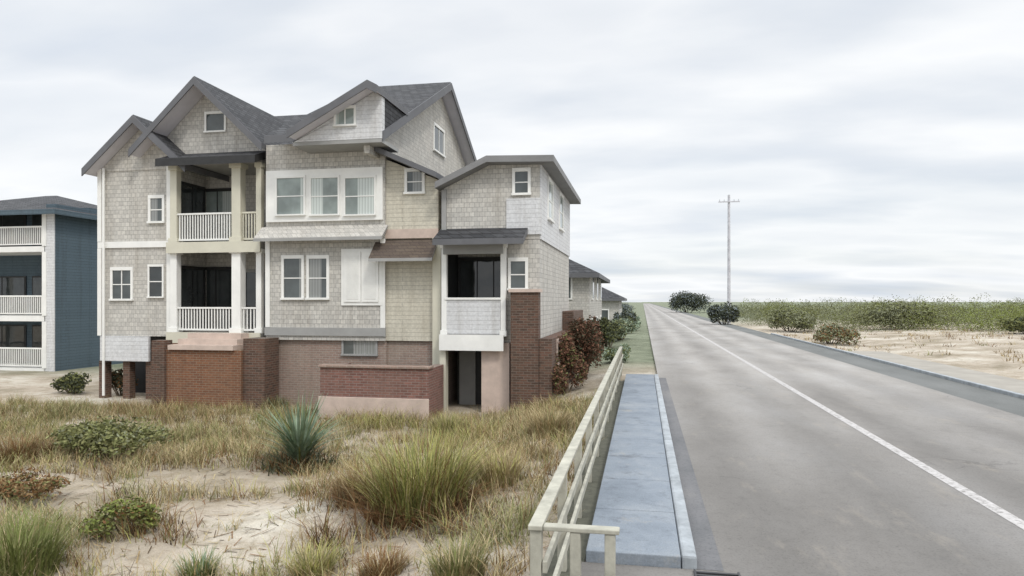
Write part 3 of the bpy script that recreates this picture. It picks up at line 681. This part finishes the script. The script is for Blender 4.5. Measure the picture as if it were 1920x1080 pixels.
# ------------------------------------------------------------------ vegetation
def blade(mb, x, y, z, yaw, h, lean, w, m, curl=0.6, seg=3):
    dx, dy = cos(yaw), sin(yaw); px, py = -dy * w / 2, dx * w / 2
    prev = None
    for i in range(seg + 1):
        t = i / seg; r = lean * h * (t ** (1 + curl)); zz = z + h * t * (1 - 0.28 * lean * t)
        k = 1 - 0.92 * t
        a = (x + dx * r - px * k, y + dy * r - py * k, zz); b_ = (x + dx * r + px * k, y + dy * r + py * k, zz)
        if prev: mb.poly([prev[0], prev[1], b_, a], m)
        prev = (a, b_)
def tussock(name, label, cat, x, y, R, h, n, mats, wts, w=0.014, lean=0.75, group=None, core=None):
    z = ground(x, y) - .03
    mb = MB(); rnd = random.Random(int(x * 911 + y * 37))
    for i in range(n):
        r = R * .62 * sqrt(rnd.random()); th = rnd.random() * 2 * pi
        bx, by = x + r * cos(th), y + r * sin(th)
        yaw = th + rnd.gauss(0, .7); hh = h * rnd.uniform(.45, 1.08) * (1 - .35 * r / R)
        mb_m = rnd.choices(range(len(wts)), wts)[0]
        blade(mb, bx, by, ground(bx, by) - .03, yaw, hh, lean * rnd.uniform(.25, 1.15), w * rnd.uniform(.7, 1.5), mb_m)
    if core:      # dead thatch round the foot
        for i in range(n // 2):
            r = R * .75 * sqrt(rnd.random()); th = rnd.random() * 2 * pi
            bx, by = x + r * cos(th), y + r * sin(th)
            blade(mb, bx, by, ground(bx, by) - .03, th + rnd.gauss(0, 1.2), h * rnd.uniform(.15, .42), rnd.uniform(.8, 1.6), w * 1.4, len(wts), seg=2)
    o = mb.build(name, [M[k] for k in mats] + ([M[core]] if core else []))
    return tag(o, label, cat, group)
def shrub(name, label, cat, x, y, rx, ry, h, n, mats, leaf=0.05, group=None, zb=None, base=0.1):
    z = ground(x, y) if zb is None else zb
    rnd = random.Random(int(abs(x) * 517 + y * 91))
    T = thing(name, label, cat, (x, y, z), group)
    st = MB()
    lobes = []
    for i in range(max(6, int(6 + rx * 4))):
        a = rnd.random() * 2 * pi; r = sqrt(rnd.random()) * .72
        lobes.append((x + rx * r * cos(a), y + ry * r * sin(a), z + h * rnd.uniform(.35, .78) * (1 - .3 * r), rnd.uniform(.24, .42)))
        lx, ly, lz, _ = lobes[-1]
        if i < 9: st.bar((x + (lx - x) * .15, y + (ly - y) * .15, z - .1), (lx, ly, lz), .03 * h ** .5, .010, 5)
    mb = MB()
    for i in range(n):
        lx, ly, lz, lr = rnd.choice(lobes)
        v = Vector((rnd.gauss(0, 1), rnd.gauss(0, 1), rnd.gauss(0, 1))).normalized() * (rnd.random() ** .45)
        p = Vector((lx + v.x * rx * lr * 1.15, ly + v.y * ry * lr * 1.15, lz + v.z * h * lr * .85))
        if p.z < z + base * h * rnd.random(): continue
        u = Vector((rnd.gauss(0, 1), rnd.gauss(0, 1), rnd.gauss(0, .7))).normalized(); w_ = u.cross(Vector((rnd.gauss(0, 1), rnd.gauss(0, 1), rnd.gauss(0, 1)))).normalized()
        s = leaf * rnd.uniform(.6, 1.4)
        mb.poly([p - u * s, p - w_ * s * .45, p + u * s, p + w_ * s * .45], rnd.choices(range(len(mats)), [len(mats) - k for k in range(len(mats))])[0])
    mb.build('foliage', [M[k] for k in mats], T); st.build('stems', M['bark'], T)
    return T

def at(px, py, z=-0.65):
    x, y = GP(px, py, z)
    for _ in range(6): x, y = GP(px, py, ground(x, y))
    return x, y

# spiky yucca and the large tussocks in the yard
x, y = at(562, 878)
yu = thing('yucca', 'spiky blue green yucca with a dark foot in the middle of the sandy yard', 'plant', (x, y, ground(x, y)))
mb = MB(); rnd = random.Random(3); z = ground(x, y) + .12
for i in range(230):
    th = rnd.random() * 2 * pi; el = rnd.uniform(.1, 1.0) ** .8
    blade(mb, x + .08 * cos(th), y + .08 * sin(th), z + rnd.uniform(0, .3), th, rnd.uniform(.85, 1.55) * (1.0 - .55 * (1 - el)), (1 - el) * 1.6 + .15, rnd.uniform(.045, .07), rnd.choices([0, 1, 2], [5, 3, 1])[0], curl=.15)
mb.build('leaves', [M['sage'], M['leaf_sage'], M['green']], yu)
mb = MB()
for i in range(420):
    th = rnd.random() * 2 * pi; blade(mb, x + rnd.gauss(0, .36), y + rnd.gauss(0, .36), z - .15, th, rnd.uniform(.25, .75), rnd.uniform(.6, 1.6), .03, rnd.choice([0, 0, 1]), seg=2)
mb.build('dead_skirt', [M['leaf_dark'], M['rust']], yu)
mb = MB(); mb.bar((x, y, z - .3), (x, y, z + .35), .11, .08); mb.build('stem', M['bark'], yu)

TS = [
 ('large yellow green grass tussock with brown dead foot in the yard, right of the yucca', 790, 955, 1.05, 1.45, 1700, ['yellow', 'green', 'straw', 'rust'], [6, 4, 2, 2], 'rust'),
 ('tan and rust coloured dry tussock against the left flank of the large yellow green tussock', 688, 935, .75, .85, 700, ['tan', 'rust', 'straw'], [5, 3, 3], 'rust'),
 ('green tall grass tussock cut off by the lower left corner', 30, 1075, .75, 1.0, 1000, ['green', 'olive', 'straw'], [6, 3, 1], None),
 ('small green tussock at the bottom edge, below the bare sand', 372, 1085, .30, .45, 380, ['green', 'sage', 'straw'], [5, 3, 2], None),
 ('yellow green tussock at the bottom edge, right of the bare sand', 585, 1085, .36, .55, 520, ['yellow', 'olive', 'straw'], [5, 3, 3], None),
 ('rusty brown dead tussock at the bottom edge, between two greener ones', 715, 1082, .38, .42, 520, ['rust', 'tan', 'straw'], [5, 4, 2], None),
 ('olive and straw tussock at the bottom edge, nearest to the timber fence', 860, 1085, .42, .55, 620, ['olive', 'straw', 'green'], [5, 4, 2], None),
 ('straw coloured tussock between the large yellow green tussock and the fence', 935, 905, .55, .7, 650, ['straw', 'tan', 'yellow'], [6, 3, 2], None),
 ('tan tussock close to the fence in front of the dark brick wall', 1030, 815, .6, .8, 650, ['straw', 'tan', 'olive'], [5, 4, 2], None),
 ('dark olive tussock at the foot of the dark brick pier', 520, 768, .5, .6, 600, ['leaf_dark', 'olive', 'rust'], [5, 2, 2], None),
 ('rusty dead grass tussock at the left edge, behind the olive shrub', 40, 860, .95, .65, 1000, ['rust', 'tan', 'olive'], [6, 3, 1], 'rust'),
 ('straw and green tussock behind the yucca, before the planter wall', 840, 812, .7, .75, 700, ['yellow', 'olive', 'straw'], [4, 4, 4], None),
]
for (lab, px, py, R, h, n, ms, wt, core) in TS:
    x, y = at(px, py); tussock('grass_tussock', lab, 'grass tussock', x, y, R, h, n, ms, wt, group='grass tussocks in the sandy yard', core=core, w=.016)
def sh(label, px, py, rx, ry, h, n, ms, leaf=.05, name='shrub', **kw):
    x, y = at(px, py); return shrub(name, label, 'shrub', x, y, rx, ry, h, n, ms, leaf, **kw)
GS = 'shrubs in the yard'
sh('wide low olive green shrub on the left of the yard', 215, 860, 1.7, .8, .85, 5200, ['leaf_mid', 'olive', 'leaf_grey'], .045, group=GS)
sh('olive green shrub near the lower left corner, beside the bare sand', 235, 1000, .62, .5, .55, 2600, ['leaf_mid', 'leaf_green', 'rust'], .032, group=GS)
sh('brown twiggy shrub at the left edge between two grassy patches', 40, 935, .9, .6, .45, 2200, ['rust', 'tan', 'leaf_mid'], .035, group=GS)
sh('dark green shrub by the corner of the slate blue house', 140, 738, 1.0, .6, .95, 2200, ['leaf_dark', 'leaf_mid'], .06, group=GS)
sh('dark brown green shrub under the white skirt of the grey house', 228, 742, .9, .5, 1.1, 2000, ['leaf_dark', 'rust'], .06, group=GS)
sh('low brown shrub in front of the planter wall', 702, 775, 1.0, .35, .35, 1500, ['rust', 'olive', 'leaf_dark'], .04, group=GS)
shrub('shrub', 'dark green shrub on the verge in front of the first hipped roof house', 'shrub', -3.4, 36.5, 1.1, 1.4, 2.0, 2600, ['leaf_dark', 'leaf_mid'], .09, GS)
shrub('shrub', 'tall sage green shrub on the left verge, by the small distant house', 'shrub', -1.6, 52, 1.1, 3.0, 1.9, 3200, ['leaf_sage', 'leaf_grey', 'leaf_mid'], .10, GS)
shrub('shrub', 'pale sage shrub on the left verge, farthest along the road', 'shrub', -1.4, 68, 1.3, 4.0, 2.0, 2600, ['leaf_sage', 'leaf_grey'], .12, GS)
shrub('shrub', 'bright sage green shrub on the verge just past the end of the sidewalk', 'shrub', -1.2, 33, .7, 1.8, .9, 2600, ['leaf_sage', 'leaf_mid'], .06, GS)
shrub('shrub', 'russet brown shrub against the dark brick wall at the house corner', 'shrub', -2.45, 22.6, .85, 1.9, 2.1, 8000, ['russet', 'umber', 'leaf_mid'], .05, GS)
shrub('shrub', 'tall dark russet shrub by the side wall of the grey house', 'shrub', -2.25, 26.6, .85, 2.2, 2.9, 7500, ['umber', 'russet', 'leaf_dark'], .06, GS)
shrub('shrub', 'dark olive shrub on the verge between the large house and the first hipped roof house', 'shrub', -2.1, 43, 1.0, 2.4, 2.2, 3600, ['leaf_dark', 'leaf_mid'], .09, GS)
shrub('shrub', 'dark grey green shrub on the verge in front of the small distant house', 'shrub', -1.5, 62, 1.1, 2.4, 2.6, 3200, ['leaf_dark', 'leaf_slate'], .11, GS)
GR = 'shrubs across the road'
shrub('roadside_bush', 'dark green rounded bush at the right road edge, near the utility pole', 'bush', 9.3, 84, 1.9, 2.4, 2.9, 3600, ['leaf_dark', 'leaf_slate'], .14, GR)
shrub('roadside_bush', 'grey olive bush beside the path, first right of the utility pole', 'bush', 13.4, 68, 2.4, 4.5, 2.6, 4200, ['leaf_grey', 'leaf_mid'], .12, GR)
shrub('roadside_bush', 'low grey brown bush reaching down to the right road edge', 'bush', 12.2, 49, 1.5, 3.6, 1.4, 3000, ['leaf_grey', 'rust', 'leaf_mid'], .09, GR)
bx = [(22.5, 66, 4.2, 2.6, ['leaf_grey', 'leaf_mid'], 'grey olive bush rising highest left of the green scrub'),
      (28.5, 58, 2.0, 1.6, ['leaf_mid', 'leaf_dark'], 'narrow dark bush in front of the green scrub'),
      (31.5, 53, 2.3, 2.1, ['leaf_dark', 'leaf_green'], 'dark bush hanging lowest over the pale sand'),
      (38.5, 54, 3.6, 2.4, ['leaf_green', 'leaf_dark'], 'fresh green bush at the right edge of the picture')]
for (X_, Y_, r_, h_, ms, lab) in bx:
    shrub('roadside_bush', lab + ' across the road', 'bush', X_, Y_, r_, 2.4, h_, int(1500 * r_), ms, .12, GR)
shrub('roadside_bush', 'blue grey clump of trees far off at the road end, left of the utility pole', 'bush', 11.0, 175, 5.2, 5, 5.9, 6500, ['leaf_dark', 'leaf_slate'], .22, GR)
shrub('roadside_bush', 'low blue grey bush far off at the left end of the road', 'bush', -6, 190, 4, 5, 3.4, 3500, ['leaf_slate', 'leaf_grey'], .22, GR)
# the scrub belt beyond: one mass
rnd = random.Random(11); mb = MB()
def clumpleaf(x, y, z, rx, rz, n, mi, s):
    for i in range(n):
        v = Vector((rnd.gauss(0, 1), rnd.gauss(0, 1), rnd.gauss(0, 1))).normalized() * (.98 * rnd.random() ** .3)
        p = Vector((x + v.x * rx, y + v.y * rx, z + abs(v.z) * rz))
        u = Vector((rnd.gauss(0, 1), rnd.gauss(0, 1), rnd.gauss(0, .7))).normalized(); w_ = u.cross(Vector((rnd.gauss(0, 1), rnd.gauss(0, 1), rnd.gauss(0, 1)))).normalized()
        mb.poly([p - u * s, p - w_ * s * .5, p + u * s, p + w_ * s * .5], mi)
for i in range(760):
    Y_ = 62 + 90 * rnd.random() ** 1.6; X_ = rnd.uniform(.10, .92) * Y_ + 2
    if X_ < 11.5 + max(0, 90 - Y_) * .17: continue
    z0 = ground(X_, Y_) - .2; gr = sm(24, 40, X_ * 70 / Y_)
    mi = rnd.choices([0, 1, 2], [.9 - .8 * gr, .6, gr * 2.2 + .12])[0]
    clumpleaf(X_, Y_, z0, rnd.uniform(1.2, 2.6), rnd.uniform(1.7, 3.2) + .9 * nz(X_, Y_, .09, 7.7), 330, mi, .07 * (Y_ / 70) ** .8)
tag(mb.build('scrub', [M['leaf_grey'], M['leaf_mid'], M['leaf_green']]), 'belt of low green coastal scrub beyond the sand across the road', 'scrub', kind='stuff')

# dune grass covering the yard: nobody could count it
bare = [(430, 900, 1.7, .9), (280, 1060, .6, .6), (110, 925, 1.2, .45), (700, 758, 2.6, .5), (860, 755, 1.2, .6), (470, 960, .9, .7), (390, 960, .85, .6), (470, 1030, .55, .8), (600, 985, .8, .45), (340, 900, .9, .3), (320, 1050, .5, .4), (850, 940, .3, .3), (120, 905, 1.4, .25)]
BW = []
for (px, py, rx, ry) in bare:
    x, y = at(px, py); BW.append((x, y, rx, ry))
zones = [(60, 850, 1.6, .8, 2), (250, 830, 2.2, .9, 3), (430, 825, .8, .4, 3), (270, 1000, .9, .5, 2), (690, 960, .9, .8, 2), (850, 985, .8, .5, 2), (640, 1010, .6, .4, 2), (950, 1000, .5, .6, 3),
         (60, 1020, .9, .9, 4), (150, 930, 1.3, .4, 2), (700, 800, 1.4, .7, 5), (870, 830, 1.0, .8, 5), (520, 800, .8, .8, 4), (60, 780, 2.5, 1.2, 3), (330, 790, 2.0, .9, 1), (960, 870, .6, .8, 1)]
ZW = []
for (px, py, rx, ry, k) in zones:
    x, y = at(px, py); ZW.append((x, y, rx, ry, k))
rnd = random.Random(5); mb = MB(); cnt = 0
while cnt < 9000:
    X_ = -26 + 25 * rnd.random(); Y_ = 4.5 + 16 * rnd.random()
    px = CX + FPX * (X_ * cA + Y_ * sA) / max(.5, (-X_ * sA + Y_ * cA))
    if px < -80 or px > 1200: cnt += .2; continue
    cover = .72 + .25 * sm(11, 16, Y_) + .9 * nz(X_, Y_, .45, 6.6) + .5 * nz(X_, Y_, 1.5, 1.2)
    for (bx_, by_, rx, ry) in BW:
        q = ((X_ - bx_) / rx) ** 2 + ((Y_ - by_) / ry) ** 2
        if q < 1: cover -= 2.6 * (1 - q * .55)
    zk_ = None
    for (bx_, by_, rx, ry, k) in ZW:
        q = ((X_ - bx_) / rx) ** 2 + ((Y_ - by_) / ry) ** 2 + .5 * nz(X_, Y_, 1.3, 4.4)
        if q < 1: cover += .7 * (1 - q); zk_ = k
    cnt += 1
    if X_ > -1.05 and Y_ > 4: continue
    if rnd.random() > cover: continue
    h = rnd.uniform(.12, .42) * (.7 + .5 * max(0, cover)); tone = nz(X_, Y_, .5, 9.9)
    wt = [5, 3, 1.2 + max(0, -tone * 7), 2.0 + max(0, tone * 9), 1 + max(0, tone * 4), .6 + max(0, tone * 5)]
    if zk_ is not None and rnd.random() < .78:
        wt = [1, 1, .6, 1, .4, .4, 0]; wt[zk_] += 9; h *= 1.25
        if zk_ == 2: wt[6] += 5  # extra umber puts shadow among the tufts into the blade colour
    else: wt = wt + [.3]
    m = rnd.choices(range(7), wt)[0]
    zz = ground(X_, Y_) - .02
    for i in range(int(10 + 8 * rnd.random())):
        blade(mb, X_ + rnd.gauss(0, .09), Y_ + rnd.gauss(0, .09), zz, rnd.random() * 2 * pi, h * rnd.uniform(.5, 1.2), rnd.uniform(.3, 1.3), rnd.uniform(.009, .018), m if rnd.random() < .7 else rnd.choice([0, 1, 3]), seg=2)
for i in range(2600):      # dead stems and litter lying on the sand
    X_ = -14 + 13 * rnd.random(); Y_ = 5 + 10 * rnd.random() ** 1.3
    if X_ > -1.05: continue
    zz = ground(X_, Y_) + .006; a = rnd.random() * 2 * pi; l = rnd.uniform(.04, .28); w_ = rnd.uniform(.003, .010)
    dx, dy = cos(a) * l, sin(a) * l; nx_, ny_ = -sin(a) * w_, cos(a) * w_
    z2 = ground(X_ + dx, Y_ + dy) + rnd.uniform(.008, .05)
    mb.poly([(X_ - nx_, Y_ - ny_, zz), (X_ + nx_, Y_ + ny_, zz), (X_ + dx + nx_, Y_ + dy + ny_, z2), (X_ + dx - nx_, Y_ + dy - ny_, z2)], rnd.choice([0, 1, 2, 2, 6, 6]))
tag(mb.build('dune_grass', [M[k] for k in ('straw', 'tan', 'rust', 'olive', 'green', 'yellow', 'umber')]), 'dry straw and olive dune grass covering the sandy yard', 'grass', kind='stuff')

rnd = random.Random(21); mb = MB()
for i in range(800):
    Y_ = 24 + 44 * rnd.random(); X_ = 14.3 + 26 * rnd.random()
    if Y_ > 40: X_ = 11 + 30 * rnd.random()
    if rnd.random() > .35 + 1.2 * nz(X_, Y_, .22, 4.0) + .012 * (Y_ - 30): continue
    m = rnd.choices([0, 1, 2, 3], [4, 4, 2, 2])[0]; h = rnd.uniform(.15, .4)
    for k in range(10): blade(mb, X_ + rnd.gauss(0, .2), Y_ + rnd.gauss(0, .2), ground(X_, Y_) - .02, rnd.random() * 2 * pi, h * rnd.uniform(.5, 1.2), rnd.uniform(.4, 1.4), rnd.uniform(.03, .05), m, seg=2)
tag(mb.build('verge_grass', [M[k] for k in ('straw', 'tan', 'rust', 'olive')]), 'sparse dry grass on the pale sand across the road', 'grass', kind='stuff')

# ------------------------------------------------------------------ light: bright overcast
W_ = bpy.data.worlds.new('World'); S.world = W_; W_.use_nodes = True
nt = W_.node_tree; bg = nt.nodes['Background']
SUN_EL, SUN_AZ = radians(48), radians(140)      # azimuth clockwise from +Y: behind the camera to the right
sky = nt.nodes.new('ShaderNodeTexSky'); sky.sky_type = 'NISHITA'; sky.sun_disc = False
sky.sun_elevation = SUN_EL; sky.sun_rotation = SUN_AZ
tc = nt.nodes.new('ShaderNodeTexCoord')
sp = nt.nodes.new('ShaderNodeSeparateXYZ'); L(nt, tc.outputs['Generated'], sp.inputs[0])
# cloud deck: project the direction onto a flat layer so that streaks flatten towards the horizon
ad = N(nt, 'ShaderNodeMath', operation='ADD'); L(nt, sp.outputs[2], ad.inputs[0]); ad.inputs[1].default_value = 0.16
dv = nt.nodes.new('ShaderNodeVectorMath'); dv.operation = 'DIVIDE'; L(nt, tc.outputs['Generated'], dv.inputs[0])
cb = nt.nodes.new('ShaderNodeCombineXYZ')
for i in range(3): L(nt, ad.outputs[0], cb.inputs[i])
L(nt, cb.outputs[0], dv.inputs[1])
mp = nt.nodes.new('ShaderNodeMapping'); mp.inputs['Scale'].default_value = (0.8, 1.5, 0.3); mp.inputs['Rotation'].default_value = (0, 0, .35); mp.inputs['Location'].default_value = (1.3, .4, 0)
L(nt, dv.outputs[0], mp.inputs[0])
f1 = noise_n(nt, mp.outputs[0], 1.0, 6, .46)
cl = ramp(nt, f1, [(0.28, (6.4, 6.95, 7.75)), (0.42, (7.5, 7.85, 8.3)), (0.54, (8.9, 9.05, 9.2)), (0.66, (8.1, 8.35, 8.65)), (0.8, (6.9, 7.3, 7.9))])
up = nt.nodes.new('ShaderNodeMapRange'); up.interpolation_type = 'SMOOTHSTEP'; L(nt, sp.outputs[2], up.inputs[0])
up.inputs[1].default_value = .36; up.inputs[2].default_value = .85; up.inputs[3].default_value = 1.0; up.inputs[4].default_value = 2.5
cl = mixc(nt, 1.0, cl, up.outputs[0], 'MULTIPLY')
thin = ramp(nt, noise_n(nt, mp.outputs[0], .55, 4, .5), [(0.42, (.97,) * 3), (0.62, (.80,) * 3)])
L(nt, mixc(nt, thin, sky.outputs[0], cl), bg.inputs['Color'])
bg.inputs['Strength'].default_value = 0.112
sd = bpy.data.lights.new('sun', 'SUN'); so = bpy.data.objects.new('sun', sd); COL.objects.link(so)
sd.energy = 1.5; sd.angle = radians(10); sd.color = (1.0, .95, .88)
so.rotation_euler = Vector((-sin(SUN_AZ) * cos(SUN_EL), -cos(SUN_AZ) * cos(SUN_EL), -sin(SUN_EL))).to_track_quat('-Z', 'Y').to_euler()
so.location = (20, -20, 40)
S.view_settings.view_transform = 'Standard'; S.view_settings.look = 'None'; S.view_settings.exposure = 0.0; S.view_settings.gamma = 1
S.cycles.max_bounces = 6
